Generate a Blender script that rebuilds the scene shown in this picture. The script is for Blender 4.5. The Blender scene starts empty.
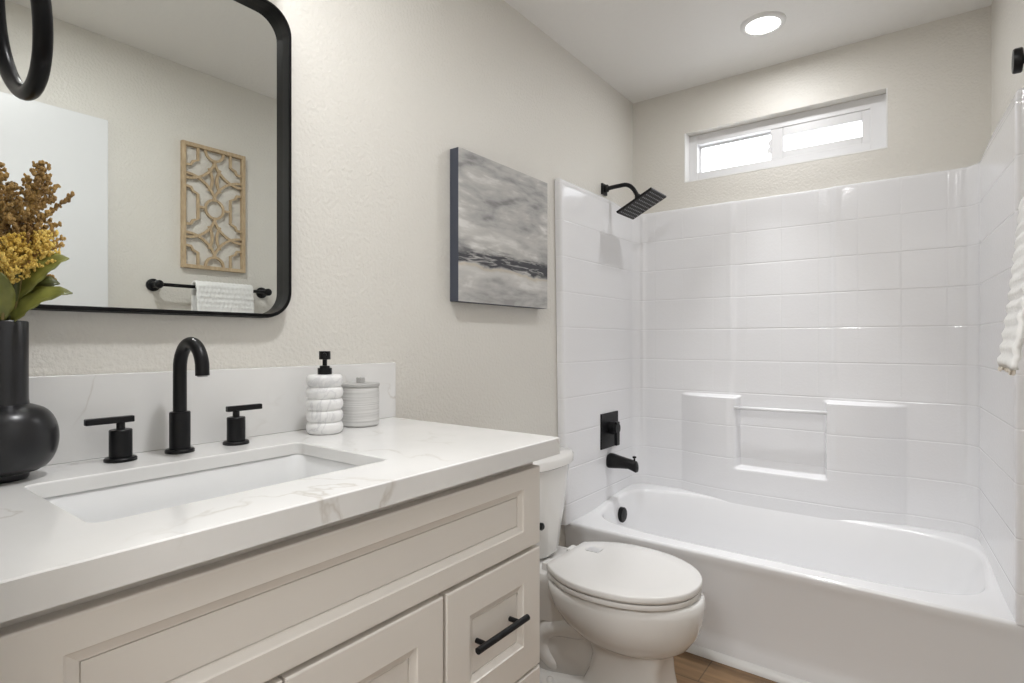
import bpy, bmesh, math, random
from mathutils import Vector, Matrix
random.seed(7)
SC = bpy.context.scene
COL = SC.collection
PI = math.pi

# ------------------------------------------------------------------ camera
cam_d = bpy.data.cameras.new('camera')
cam = bpy.data.objects.new('camera', cam_d)
COL.objects.link(cam)
cam.location = (1.2, 0.0, 1.143)
cam.rotation_euler = (PI/2, 0, math.atan(419/560))
cam_d.sensor_width = 36
cam_d.lens = 560/1024*36
cam_d.clip_start = 0.02
SC.camera = cam

# ------------------------------------------------------------------ world (overcast daylight outside the window)
w = bpy.data.worlds.new('sky'); SC.world = w; w.use_nodes = True
bg = w.node_tree.nodes['Background']
bg.inputs[0].default_value = (0.93, 0.96, 1.0, 1)
bg.inputs[1].default_value = 3.2

# ------------------------------------------------------------------ view
SC.view_settings.view_transform = 'Standard'
SC.view_settings.look = 'None'
SC.view_settings.gamma = 1
SC.view_settings.exposure = 0.42
SC.view_settings.use_curve_mapping = False
SC.cycles.max_bounces = 10
SC.cycles.diffuse_bounces = 6
SC.cycles.glossy_bounces = 5

# ------------------------------------------------------------------ lamps
def area(name, loc, size, power, rot=(0, 0, 0), shape='DISK', size_y=None, col=(.985, .99, 1.0), spread=PI):
    d = bpy.data.lights.new(name, 'AREA'); d.shape = shape; d.size = size
    if size_y: d.size_y = size_y
    d.energy = power; d.color = col; d.spread = spread
    o = bpy.data.objects.new(name, d); o.location = loc; o.rotation_euler = rot
    COL.objects.link(o); return o
area('recessed_light_glow', (0.69, 2.25, 2.318), 0.12, 2.6)
area('recessed_light_beam', (0.69, 2.25, 2.317), 0.10, 1.5, spread=1.0)
area('vanity_side_fill', (0.66, 0.62, 2.318), 0.12, 7.6)  # added ceiling fill, out of view, for general brightness
area('rear_fill_light', (0.95, -0.75, 2.33), 0.6, 17, shape='SQUARE')  # added soft fill from behind the camera; no hall fixture is modelled
for yy in (0.30, 0.474, 0.648):
    d = bpy.data.lights.new('vanity_bulb_light', 'POINT'); d.energy = 0.32; d.shadow_soft_size = 0.045; d.color = (.985, .99, 1.0)
    o = bpy.data.objects.new('vanity_bulb_light', d); o.location = (0.15, yy, 2.01); COL.objects.link(o)

# ------------------------------------------------------------------ materials
def new_mat(name):
    m = bpy.data.materials.new(name); m.use_nodes = True
    return m, m.node_tree.nodes, m.node_tree.links, m.node_tree.nodes['Principled BSDF']
def pset(b, **k):
    for n, v in k.items():
        b.inputs[n.replace('_', ' ')].default_value = v
def flat(name, col, rough=.5, metal=0, spec=.5, noise=None, coat=0):
    m, N, L, b = new_mat(name)
    b.inputs['Base Color'].default_value = (*col, 1)
    pset(b, Roughness=rough, Metallic=metal)
    b.inputs['Specular IOR Level'].default_value = spec
    b.inputs['Coat Weight'].default_value = coat
    if noise:
        add_bump(N, L, b, *noise)
    return m
def coords(N, L, scale=(1, 1, 1)):
    t = N.new('ShaderNodeTexCoord'); mp = N.new('ShaderNodeMapping')
    mp.inputs['Scale'].default_value = scale
    L.new(t.outputs['Object'], mp.inputs['Vector'])
    return mp.outputs['Vector']
def add_bump(N, L, b, scale, strength, dist=.002, detail=3, prev=None):
    v = coords(N, L)
    n = N.new('ShaderNodeTexNoise'); n.inputs['Scale'].default_value = scale; n.inputs['Detail'].default_value = detail
    L.new(v, n.inputs['Vector'])
    bp = N.new('ShaderNodeBump'); bp.inputs['Strength'].default_value = strength; bp.inputs['Distance'].default_value = dist
    L.new(n.outputs['Fac'], bp.inputs['Height'])
    if prev: L.new(prev, bp.inputs['Normal'])
    L.new(bp.outputs['Normal'], b.inputs['Normal'])
    return bp.outputs['Normal']
def ramp(N, stops):
    r = N.new('ShaderNodeValToRGB'); e = r.color_ramp.elements
    while len(e) < len(stops): e.new(.5)
    for i, (p, c) in enumerate(stops):
        e[i].position = p; e[i].color = (*c, 1)
    return r
def math_n(N, L, op, a, b=None, c=None):
    n = N.new('ShaderNodeMath'); n.operation = op
    for i, v in enumerate((a, b, c)):
        if v is None: continue
        if isinstance(v, (int, float)): n.inputs[i].default_value = v
        else: L.new(v, n.inputs[i])
    return n.outputs[0]

M = {}
M['wall'] = flat('wall_paint', (.70, .678, .63), .42, noise=(105, .62, .004))
M['ceiling'] = flat('ceiling_paint', (.82, .81, .785), .5, noise=(70, .5, .004))
M['white_paint'] = flat('white_trim_paint', (.80, .80, .79), .35)
M['door'] = flat('door_paint', (.70, .71, .72), .35)
M['vinyl'] = flat('white_vinyl', (.74, .74, .75), .35)
M['black'] = flat('matte_black_metal', (.005, .005, .006), .38, metal=0, spec=.28)
M['black_frame'] = flat('black_frame_metal', (.004, .004, .0045), .30, spec=.16)
M['nozzle'] = flat('grey_rubber', (.34, .34, .35), .5)
M['cab'] = flat('cabinet_paint', (.78, .745, .70), .35)
M['porcelain'] = flat('porcelain', (.80, .79, .77), .08, spec=.5)
M['sink'] = flat('sink_porcelain', (.80, .805, .81), .10)
M['seat'] = flat('toilet_seat_plastic', (.80, .79, .775), .22)
M['fiber'] = flat('tub_fiberglass', (.80, .80, .81), .11, noise=(160, .03, .001))
M['vase'] = flat('black_ceramic', (.010, .010, .012), .3, noise=(40, .05, .002))
M['dark_gap'] = flat('dark_rubber', (.05, .048, .045), .7)
M['towel'] = flat('white_cotton', (.80, .80, .79), .9, spec=.1, noise=(900, .5, .001))
M['fringe'] = flat('cotton_fringe', (.62, .57, .50), .9, spec=.1)
M['label'] = flat('grey_label', (.62, .62, .63), .4)
M['concrete'] = flat('hall_wall', (.74, .72, .68), .6)
M['grey_lid'] = flat('grey_stone_lid', (.45, .445, .435), .45, noise=(80, .1, .001))

def mat_surround():
    m, N, L, b = new_mat('surround_fiberglass')
    b.inputs['Base Color'].default_value = (.80, .80, .815, 1)
    pset(b, Roughness=.10)
    t = N.new('ShaderNodeTexCoord'); s = N.new('ShaderNodeSeparateXYZ')
    L.new(t.outputs['Object'], s.inputs[0])
    def groove(src, off, per, wid):
        f = math_n(N, L, 'DIVIDE', math_n(N, L, 'SUBTRACT', src, off), per)
        f = math_n(N, L, 'ABSOLUTE', math_n(N, L, 'SUBTRACT', math_n(N, L, 'FRACT', math_n(N, L, 'ADD', f, 20.5)), .5))
        f = math_n(N, L, 'DIVIDE', f, wid / per)
        return math_n(N, L, 'MINIMUM', f, 1.0)
    gz = groove(s.outputs['Z'], 1.627-.05, .1425, .004)
    gx = groove(s.outputs['X'], .126-.69, .1403, .004)
    # vertical joints only on the upper tile field
    up = math_n(N, L, 'LESS_THAN', s.outputs['Z'], .88)
    gx = math_n(N, L, 'MAXIMUM', gx, up)
    gx = math_n(N, L, 'ADD', math_n(N, L, 'MULTIPLY', gx, .55), .45)
    low = math_n(N, L, 'LESS_THAN', s.outputs['Z'], .41)
    gz = math_n(N, L, 'MAXIMUM', gz, low)
    h = math_n(N, L, 'MINIMUM', gz, gx)
    bp = N.new('ShaderNodeBump'); bp.inputs['Strength'].default_value = .45; bp.inputs['Distance'].default_value = .0025
    L.new(h, bp.inputs['Height'])
    add_bump(N, L, b, 120, .26, .0015, 2, bp.outputs['Normal'])
    return m
M['surround'] = mat_surround()

def mat_quartz():
    m, N, L, b = new_mat('white_veined_quartz')
    v = coords(N, L)
    n1 = N.new('ShaderNodeTexNoise'); n1.inputs['Scale'].default_value = 4.2; n1.inputs['Detail'].default_value = 5
    n1.inputs['Distortion'].default_value = .6
    L.new(v, n1.inputs['Vector'])
    a = math_n(N, L, 'ABSOLUTE', math_n(N, L, 'SUBTRACT', n1.outputs['Fac'], .5))
    r1 = ramp(N, [(0, (1, 1, 1)), (.006, (.55, .55, .55)), (.018, (0, 0, 0))])
    L.new(a, r1.inputs[0])
    n2 = N.new('ShaderNodeTexNoise'); n2.inputs['Scale'].default_value = 5.0; n2.inputs['Detail'].default_value = 2
    L.new(v, n2.inputs['Vector'])
    r2 = ramp(N, [(.48, (0, 0, 0)), (.70, (1, 1, 1))]); L.new(n2.outputs['Fac'], r2.inputs[0])
    mul = math_n(N, L, 'MULTIPLY', r1.outputs[0], r2.outputs[0])
    mul = math_n(N, L, 'MULTIPLY', mul, .42)
    n3 = N.new('ShaderNodeTexNoise'); n3.inputs['Scale'].default_value = 3.0; n3.inputs['Detail'].default_value = 6
    L.new(v, n3.inputs['Vector'])
    r3 = ramp(N, [(.42, (.80, .795, .785)), (.62, (.74, .735, .725))]); L.new(n3.outputs['Fac'], r3.inputs[0])
    mx = N.new('ShaderNodeMixRGB'); L.new(mul, mx.inputs[0]); L.new(r3.outputs[0], mx.inputs[1])
    mx.inputs[2].default_value = (.36, .30, .225, 1)
    L.new(mx.outputs[0], b.inputs['Base Color'])
    pset(b, Roughness=.16)
    return m
M['quartz'] = mat_quartz()

def mat_marble():
    m, N, L, b = new_mat('white_marble')
    v = coords(N, L, (1, 1, 1))
    n1 = N.new('ShaderNodeTexNoise'); n1.inputs['Scale'].default_value = 16; n1.inputs['Detail'].default_value = 5; n1.inputs['Distortion'].default_value = .7
    L.new(v, n1.inputs['Vector'])
    a = math_n(N, L, 'ABSOLUTE', math_n(N, L, 'SUBTRACT', n1.outputs['Fac'], .5))
    r = ramp(N, [(0, (.66, .66, .67)), (.03, (.79, .79, .79)), (.12, (.84, .84, .835))]); L.new(a, r.inputs[0])
    L.new(r.outputs[0], b.inputs['Base Color']); pset(b, Roughness=.3)
    return m
M['marble'] = mat_marble()

def mat_lines():
    m, N, L, b = new_mat('banded_grey_stone')
    v = coords(N, L, (5, 5, 520))
    n1 = N.new('ShaderNodeTexNoise'); n1.inputs['Scale'].default_value = 1; n1.inputs['Detail'].default_value = 3
    L.new(v, n1.inputs['Vector'])
    r = ramp(N, [(.34, (.50, .495, .485)), (.52, (.66, .655, .645)), (.70, (.74, .735, .725))]); L.new(n1.outputs['Fac'], r.inputs[0])
    L.new(r.outputs[0], b.inputs['Base Color']); pset(b, Roughness=.5)
    bp = N.new('ShaderNodeBump'); bp.inputs['Strength'].default_value = .4; bp.inputs['Distance'].default_value = .002
    L.new(n1.outputs['Fac'], bp.inputs['Height']); L.new(bp.outputs['Normal'], b.inputs['Normal'])
    return m
M['lines'] = mat_lines()

def mat_floor():
    m, N, L, b = new_mat('oak_plank_floor')
    v = coords(N, L)
    br = N.new('ShaderNodeTexBrick'); br.inputs['Scale'].default_value = 1
    br.inputs['Brick Width'].default_value = 1.2; br.inputs['Row Height'].default_value = .18; br.inputs['Mortar Size'].default_value = .002
    br.inputs['Color1'].default_value = (.25, .155, .082, 1); br.inputs['Color2'].default_value = (.205, .125, .064, 1); br.inputs['Mortar'].default_value = (.12, .075, .04, 1)
    L.new(v, br.inputs['Vector'])
    n = N.new('ShaderNodeTexNoise'); n.inputs['Scale'].default_value = 1; n.inputs['Detail'].default_value = 6
    L.new(coords(N, L, (4, 45, 1)), n.inputs['Vector'])
    r = ramp(N, [(.3, (.7, .68, .62)), (.7, (1.15, 1.12, 1.05))]); L.new(n.outputs['Fac'], r.inputs[0])
    mx = N.new('ShaderNodeMixRGB'); mx.blend_type = 'MULTIPLY'; mx.inputs[0].default_value = 1
    L.new(br.outputs[0], mx.inputs[1]); L.new(r.outputs[0], mx.inputs[2])
    L.new(mx.outputs[0], b.inputs['Base Color']); pset(b, Roughness=.4)
    return m
M['floor'] = mat_floor()

def mat_wood():
    m, N, L, b = new_mat('pale_oak_fretwork')
    n = N.new('ShaderNodeTexNoise'); n.inputs['Scale'].default_value = 1; n.inputs['Detail'].default_value = 5
    L.new(coords(N, L, (60, 120, 25)), n.inputs['Vector'])
    r = ramp(N, [(.3, (.40, .295, .18)), (.7, (.56, .435, .28))]); L.new(n.outputs['Fac'], r.inputs[0])
    L.new(r.outputs[0], b.inputs['Base Color']); pset(b, Roughness=.6)
    return m
M['wood'] = mat_wood()

def mat_painting():
    # object coordinates: y along the wall, z up, centre of the canvas at the origin
    m, N, L, b = new_mat('abstract_grey_paint')
    t = N.new('ShaderNodeTexCoord'); s = N.new('ShaderNodeSeparateXYZ'); L.new(t.outputs['Object'], s.inputs[0])
    def nz(scale, detail, vec, dist=0.):
        n = N.new('ShaderNodeTexNoise'); n.inputs['Scale'].default_value = scale; n.inputs['Detail'].default_value = detail; n.inputs['Distortion'].default_value = dist
        L.new(coords(N, L, vec), n.inputs['Vector']); return n.outputs['Fac']
    big = nz(1, 7, (1, 4, 13), .8)
    fine = nz(1, 8, (1, 14, 60), .4)
    tot = math_n(N, L, 'ADD', math_n(N, L, 'MULTIPLY', big, .7), math_n(N, L, 'MULTIPLY', fine, .3))
    r = ramp(N, [(.36, (.20, .197, .197)), (.45, (.36, .355, .35)), (.54, (.47, .46, .44)), (.63, (.70, .69, .67))]); L.new(tot, r.inputs[0])
    zz = math_n(N, L, 'ADD', s.outputs['Z'], math_n(N, L, 'MULTIPLY', s.outputs['Y'], .012))
    zz = math_n(N, L, 'ADD', zz, math_n(N, L, 'MULTIPLY', math_n(N, L, 'SUBTRACT', nz(1, 5, (1, 9, 20), .5), .5), .055))
    zn = math_n(N, L, 'ADD', math_n(N, L, 'DIVIDE', zz, .48), .5)
    # lighter water below, pale glow over the horizon
    r4 = ramp(N, [(.0, (.25, .25, .25)), (.16, (.25, .25, .25)), (.21, (.7, .7, .7)), (.245, (.0, .0, .0)), (.37, (0, 0, 0)), (.46, (.45, .45, .45)), (.60, (.05, .05, .05))]); L.new(zn, r4.inputs[0])
    mx0 = N.new('ShaderNodeMixRGB'); L.new(r4.outputs[0], mx0.inputs[0]); L.new(r.outputs[0], mx0.inputs[1]); mx0.inputs[2].default_value = (.62, .61, .585, 1)
    r2 = ramp(N, [(.0, (0, 0, 0)), (.245, (0, 0, 0)), (.265, (1, 1, 1)), (.335, (1, 1, 1)), (.375, (0, 0, 0))]); L.new(zn, r2.inputs[0])
    strk = ramp(N, [(.36, (.15, .15, .15)), (.50, (1, 1, 1))]); L.new(nz(1, 6, (1, 10, 75), 1.2), strk.inputs[0])
    f = math_n(N, L, 'MULTIPLY', r2.outputs[0], strk.outputs[0])
    mx = N.new('ShaderNodeMixRGB'); L.new(f, mx.inputs[0]); L.new(mx0.outputs[0], mx.inputs[1]); mx.inputs[2].default_value = (.045, .046, .055, 1)
    r3 = ramp(N, [(.215, (0, 0, 0)), (.238, (.8, .8, .8)), (.252, (0, 0, 0))]); L.new(zn, r3.inputs[0])
    mx2 = N.new('ShaderNodeMixRGB'); L.new(r3.outputs[0], mx2.inputs[0]); L.new(mx.outputs[0], mx2.inputs[1]); mx2.inputs[2].default_value = (.55, .49, .39, 1)
    L.new(mx2.outputs[0], b.inputs['Base Color']); pset(b, Roughness=.55)
    bp = N.new('ShaderNodeBump'); bp.inputs['Strength'].default_value = .3; bp.inputs['Distance'].default_value = .002
    L.new(fine, bp.inputs['Height']); L.new(bp.outputs['Normal'], b.inputs['Normal'])
    return m
M['painting'] = mat_painting()
M['slate'] = flat('slate_canvas_edge', (.055, .062, .085), .6)

def mat_mirror():
    m, N, L, b = new_mat('mirror_silver')
    b.inputs['Base Color'].default_value = (.80, .82, .80, 1); pset(b, Roughness=.0, Metallic=1)
    return m
M['mirror'] = mat_mirror()
def mat_glass():
    m, N, L, b = new_mat('window_glass')
    tr = N.new('ShaderNodeBsdfTransparent'); gl = N.new('ShaderNodeBsdfGlossy'); gl.inputs['Roughness'].default_value = .02
    mx = N.new('ShaderNodeMixShader'); mx.inputs[0].default_value = .06
    L.new(tr.outputs[0], mx.inputs[1]); L.new(gl.outputs[0], mx.inputs[2])
    L.new(mx.outputs[0], N['Material Output'].inputs['Surface'])
    return m
M['glass'] = mat_glass()
def emit(name, col, st):
    m, N, L, b = new_mat(name)
    b.inputs['Base Color'].default_value = (.8, .8, .8, 1)
    b.inputs['Emission Color'].default_value = (*col, 1); b.inputs['Emission Strength'].default_value = st
    return m
M['lens'] = emit('lit_lens', (1, .97, .92), 5)
M['globe'] = emit('lit_opal_glass', (1, .98, .95), .8)

def mat_leaf(name, c1, c2):
    m, N, L, b = new_mat(name)
    n = N.new('ShaderNodeTexNoise'); n.inputs['Scale'].default_value = 22; n.inputs['Detail'].default_value = 4
    L.new(coords(N, L), n.inputs['Vector'])
    r = ramp(N, [(.35, c1), (.68, c2)]); L.new(n.outputs['Fac'], r.inputs[0])
    L.new(r.outputs[0], b.inputs['Base Color']); pset(b, Roughness=.4)
    return m
M['leaf'] = mat_leaf('green_leaf', (.085, .095, .018), (.24, .245, .055))
M['leaf_dark'] = mat_leaf('dark_green_leaf', (.035, .045, .010), (.10, .11, .025))
M['sorghum'] = mat_leaf('brown_seed', (.19, .105, .028), (.48, .31, .10))
M['yellow'] = mat_leaf('yellow_flower', (.55, .36, .06), (.85, .64, .18))
M['stem'] = flat('plant_stem', (.22, .17, .06), .6)

# ------------------------------------------------------------------ builders
def obj(name, bm, mat, parent=None, smooth=False, bevel=0, segs=2, subsurf=0, autosm=None):
    """bm is in world coordinates; link it as ONE mesh object, moved to its parent's frame"""
    me = bpy.data.meshes.new(name)
    bmesh.ops.recalc_face_normals(bm, faces=bm.faces[:])
    if parent is not None:
        bmesh.ops.transform(bm, matrix=wmat(parent).inverted(), verts=bm.verts[:])
    bm.to_mesh(me); bm.free()
    mats = mat if isinstance(mat, (list, tuple)) else [mat]
    for x in mats: me.materials.append(x)
    o = bpy.data.objects.new(name, me); COL.objects.link(o)
    if parent is not None: o.parent = parent
    if smooth:
        for p in me.polygons: p.use_smooth = True
        if autosm:
            a = math.cos(autosm)
            me.set_sharp_from_angle(angle=autosm)
    if bevel:
        md = o.modifiers.new('bevel', 'BEVEL'); md.width = bevel; md.segments = segs; md.limit_method = 'ANGLE'; md.angle_limit = .6
        for p in me.polygons: p.use_smooth = True
        md.harden_normals = True
    if subsurf:
        md = o.modifiers.new('sub', 'SUBSURF'); md.levels = subsurf; md.render_levels = subsurf
    return o
def wmat(o):
    m = Matrix.Translation(o.location) @ o.rotation_euler.to_matrix().to_4x4()
    return (wmat(o.parent) @ m) if o.parent else m
def thing(name, loc, label, cat, group=None):
    o = bpy.data.objects.new(name, None); COL.objects.link(o); o.location = loc; o.empty_display_size = .05
    return tag(o, label, cat, group)
def tag(o, label, cat, group=None):
    o['label'] = label; o['category'] = cat
    if group: o['group'] = group
    return o
def struct(o):
    o['kind'] = 'structure'; return o
def shell(name, loc):
    o = bpy.data.objects.new(name, None); COL.objects.link(o); o.location = loc; o.empty_display_size = .05
    return struct(o)
def B(): return bmesh.new()
def box(bm, x0, x1, y0, y1, z0, z1):
    v = [bm.verts.new(p) for p in ((x0, y0, z0), (x1, y0, z0), (x1, y1, z0), (x0, y1, z0), (x0, y0, z1), (x1, y0, z1), (x1, y1, z1), (x0, y1, z1))]
    for f in ((0, 3, 2, 1), (4, 5, 6, 7), (0, 1, 5, 4), (1, 2, 6, 5), (2, 3, 7, 6), (3, 0, 4, 7)):
        bm.faces.new([v[i] for i in f])
    return bm
def frame_of(d):
    d = d.normalized(); a = Vector((0, 0, 1)) if abs(d.z) < .9 else Vector((1, 0, 0))
    u = d.cross(a).normalized(); return u, d.cross(u).normalized()
def tube(bm, pts, r, n=16, cap=True):
    pts = [Vector(p) for p in pts]; rings = []
    rs = r if isinstance(r, (list, tuple)) else [r]*len(pts)
    u = None
    for i, p in enumerate(pts):
        d = (pts[min(i+1, len(pts)-1)] - pts[max(i-1, 0)]).normalized()
        if u is None: u, v = frame_of(d)
        else:
            u = (u - d*u.dot(d)).normalized(); v = d.cross(u)
        rings.append([bm.verts.new(p + (u*math.cos(2*PI*k/n) + v*math.sin(2*PI*k/n))*rs[i]) for k in range(n)])
    for a, b in zip(rings, rings[1:]):
        for k in range(n): bm.faces.new((a[k], a[(k+1) % n], b[(k+1) % n], b[k]))
    if cap:
        bm.faces.new(rings[0][::-1]); bm.faces.new(rings[-1])
    return bm
def lathe(bm, prof, c, n=40, axis='z', cap=True):
    """prof: list of (radius, height) turned round an axis through c"""
    rings = []
    for r, h in prof:
        ring = []
        for k in range(n):
            a = 2*PI*k/n; p, q = r*math.cos(a), r*math.sin(a)
            if axis == 'z': co = (c[0]+p, c[1]+q, c[2]+h)
            elif axis == 'x': co = (c[0]+h, c[1]+p, c[2]+q)
            else: co = (c[0]+p, c[1]+h, c[2]+q)
            ring.append(bm.verts.new(co))
        rings.append(ring)
    for a, b in zip(rings, rings[1:]):
        for k in range(n): bm.faces.new((a[k], a[(k+1) % n], b[(k+1) % n], b[k]))
    if cap:
        bm.faces.new(rings[0][::-1]); bm.faces.new(rings[-1])
    return bm
def loft(bm, rings, cap0=True, cap1=True):
    R = [[bm.verts.new(p) for p in r] for r in rings]; n = len(R[0])
    for a, b in zip(R, R[1:]):
        for k in range(n): bm.faces.new((a[k], a[(k+1) % n], b[(k+1) % n], b[k]))
    if cap0: bm.faces.new(R[0][::-1])
    if cap1: bm.faces.new(R[-1])
    return bm
def prism_y(bm, poly, y0, y1):   # poly of (x,z) swept along y
    return loft(bm, [[(x, y0, z) for x, z in poly], [(x, y1, z) for x, z in poly]])
def prism_x(bm, poly, x0, x1):
    return loft(bm, [[(x0, y, z) for y, z in poly], [(x1, y, z) for y, z in poly]])
def sgn_pow(v, p): return math.copysign(abs(v)**p, v)
def superell(x0, x1, y0, y1, n, z, N=64):
    cx, cy, a, b = (x0+x1)/2, (y0+y1)/2, (x1-x0)/2, (y1-y0)/2
    return [(cx + a*sgn_pow(math.cos(2*PI*k/N), 2/n), cy + b*sgn_pow(math.sin(2*PI*k/N), 2/n), z) for k in range(N)]
def smooth(t): t = max(0, min(1, t)); return t*t*(3-2*t)
def rrect(cy, cz, hy, hz, r, n=8):
    """rounded rectangle outline in the y,z plane"""
    out = []
    for sx, sz, a0 in ((1, 1, 0), (-1, 1, PI/2), (-1, -1, PI), (1, -1, 3*PI/2)):
        for k in range(n+1):
            a = a0 + PI/2*k/n
            out.append((cy + sx*(hy-r) + r*math.cos(a), cz + sz*(hz-r) + r*math.sin(a)))
    return out

# ================================================================== SETTING
FZ = .05      # finished floor level
H = 2.34; YB = 2.62; WR = 1.41
NEAR = 0.105; DOORX = 0.60
struct(obj('floor', box(B(), -.1, 1.75, -1.5, 2.79, -.03, FZ), M['floor']))
struct(obj('ceiling', box(B(), -.1, 1.75, -1.5, 2.79, H, H+.06), M['ceiling']))
struct(obj('wall_left', box(B(), -.1, 0, NEAR-.12, YB+.20, 0, H), M['wall']))
# right wall, drawn in a little where it backs the tub
bm = B(); loft(bm, [[(WR, -.02, z), (WR, 1.99, z), (1.372, YB, z), (1.372, YB+.20, z), (1.55, YB+.20, z), (1.55, -.02, z)] for z in (0, H)])
struct(obj('wall_right', bm, M['wall']))
# back wall with the window opening
WX0, WX1, WZ0, WZ1 = .263, 1.064, 1.897, 2.130
bm = B()
box(bm, 0, WX0, YB, YB+.16, 0, H); box(bm, WX1, 1.372, YB, YB+.16, 0, H)
box(bm, WX0, WX1, YB, YB+.16, 0, WZ0); box(bm, WX0, WX1, YB, YB+.16, WZ1, H)
struct(obj('wall_back', bm, M['wall']))
# near wall: a short return beside the vanity and a header over the doorway the camera stands in
bm = B(); box(bm, 0, DOORX, NEAR-.12, NEAR, 0, H); box(bm, DOORX, WR, NEAR-.12, NEAR, 2.07, H)
struct(obj('wall_front', bm, M['wall']))
# hallway beyond the doorway
struct(obj('wall_hall', box(B(), -.1, 1.75, -1.5, -1.4, 0, H), M['concrete']))
struct(obj('wall_hall_left', box(B(), -.1, 0, -1.4, NEAR-.12, 0, H), M['concrete']))
struct(obj('wall_hall_right', box(B(), 1.62, 1.75, -1.4, -.02, 0, H), M['concrete']))
# baseboards
struct(obj('baseboard_left', box(B(), 0, .012, 1.0, 1.93, FZ, FZ+.085), M['white_paint'], bevel=.003))
struct(obj('baseboard_right', box(B(), WR-.012, WR, .9, 1.94, FZ, FZ+.085), M['white_paint'], bevel=.003))
# quarter-round strip at the foot of the tub
q = [(1.972, FZ+.001)] + [(1.972-.026*math.cos(a), FZ+.001+.024*math.sin(a)) for a in [k*PI/2/6 for k in range(7)]]
struct(obj('trim_1', prism_x(B(), q, .014, WR-.004), M['white_paint'], smooth=True, autosm=.6))
# door, standing open against the right wall
dr = shell('door_1', (1.385, .42, 0))
bm = B(); box(bm, 1.368, 1.402, .03, .800, FZ+.012, 2.0)
obj('door_leaf', bm, M['door'], dr, bevel=.002)
bm = B(); lathe(bm, [(.026, 0), (.026, .006), (.011, .008), (.011, .035), (.024, .042), (.027, .052), (.022, .060), (0.001, .062)], (1.368, .745, .95), 24, 'x')
for v in bm.verts: v.co.x = 2*1.368 - v.co.x
obj('door_handle', bm, M['black'], dr, smooth=True, autosm=.7)
# door casing round the doorway
bm = B(); box(bm, DOORX-.005, DOORX+.012, NEAR-.125, NEAR+.004, FZ, 2.07); box(bm, DOORX, WR, NEAR-.125, NEAR+.004, 2.055, 2.072)
struct(obj('trim_2', bm, M['white_paint'], bevel=.002))

# ---- window
wn = shell('window_1', ((WX0+WX1)/2, YB+.10, WZ0))
yf0, yf1 = YB+.055, YB+.113
GX0, GX1, GZ0, GZ1 = .305, .636, 1.949, 2.083          # fixed light
SX_0, SX_1, SZ_0, SZ_1 = .630, 1.005, 1.9485, 2.0835       # sliding sash
bm = B()   # outer frame
box(bm, WX0+.001, GX0, yf0, yf1, WZ0, WZ1); box(bm, SX_1-.001, WX1-.001, yf0, yf1, WZ0, WZ1)
box(bm, GX0, SX_1, yf0, yf1, WZ0, GZ0); box(bm, GX0, SX_1, yf0, yf1, GZ1, WZ1)
obj('window_frame', bm, M['vinyl'], wn, bevel=.002)
bm = B()   # white return liner
box(bm, WX0-.001, WX0+.004, YB-.001, yf0, WZ0, WZ1); box(bm, WX1-.004, WX1+.001, YB-.001, yf0, WZ0, WZ1)
box(bm, WX0+.004, WX1-.004, YB-.001, yf0, WZ0-.001, WZ0+.004)
obj('window_liner', bm, M['white_paint'], wn)
ys0, ys1 = YB+.060, YB+.088
bm = B()
box(bm, SX_0, SX_0+.050, ys0, ys1, SZ_0, SZ_1); box(bm, SX_1-.030, SX_1, ys0, ys1, SZ_0, SZ_1)
box(bm, SX_0+.050, SX_1-.030, ys0, ys1, SZ_0, SZ_0+.030); box(bm, SX_0+.050, SX_1-.030, ys0, ys1, SZ_1-.038, SZ_1)
sash = obj('sash', bm, M['vinyl'], wn, bevel=.002)
bm = B(); box(bm, SX_0+.048, SX_1-.028, YB+.073, YB+.076, SZ_0+.028, SZ_1-.028)
obj('sash_pane', bm, M['glass'], sash)
bm = B(); box(bm, GX0-.004, SX_0+.02, YB+.097, YB+.100, GZ0-.004, GZ1+.004)
obj('glass_pane', bm, M['glass'], wn)
bm = B()
box(bm, GX0, GX0+.010, YB+.090, YB+.095, GZ0, GZ1); box(bm, GX0+.010, SX_0, YB+.090, YB+.095, GZ1-.010, GZ1)
box(bm, GX0+.010, SX_0, YB+.090, YB+.095, GZ0, GZ0+.006)
obj('screen_frame', bm, M['vinyl'], wn)
bm = B(); zc = (SZ_0+SZ_1)/2-.01
prism = [(SX_0-.014, zc-.026), (SX_0+.004, zc-.026), (SX_0+.004, zc+.03), (SX_0-.004, zc+.03), (SX_0-.010, zc+.012), (SX_0-.002, zc+.002), (SX_0-.014, zc-.01)]
loft(bm, [[(x, ys0-.008, z) for x, z in prism], [(x, ys0+.006, z) for x, z in prism]])
obj('latch', bm, M['vinyl'], wn, bevel=.0015)

# ================================================================== BATHTUB AND SURROUND
tub = thing('bathtub', (.69, 2.28, FZ), 'white one-piece fibreglass tub with tall tiled-pattern surround under the window', 'bathtub')
ZT = .411; YF = 1.955
def deckz(y): return ZT + .034*smooth((y-2.05)/.45)
# -- basin and deck: rectangle outline -> opening -> walls -> floor
N = 128
def ring(x0, x1, y0, y1, n, z, follow=False):
    r = superell(x0, x1, y0, y1, n, z, N)
    return [(x, yy, (deckz(yy)+z-ZT) if follow else z) for x, yy, z in r]
ox0, ox1, oy0, oy1 = .058, 1.340, 2.024, 2.557
rect = []
for (x, yy, z) in ring(ox0, ox1, oy0, oy1, 4, ZT, True):
    cx, cy = (ox0+ox1)/2, (oy0+oy1)/2
    dx, dy = x-cx, yy-cy
    k = min(((1.366-cx) if dx > 0 else (cx-.012))/max(abs(dx), 1e-6), ((2.60-cy) if dy > 0 else (cy-YF-.012))/max(abs(dy), 1e-6))
    px, py = cx+dx*k, cy+dy*k
    if px > 1.28: px += (px-1.28)/.086*max(0, min(.034, (2.60-py)*.0603))
    rect.append((px, py, deckz(py)))
rings = [rect]
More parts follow.
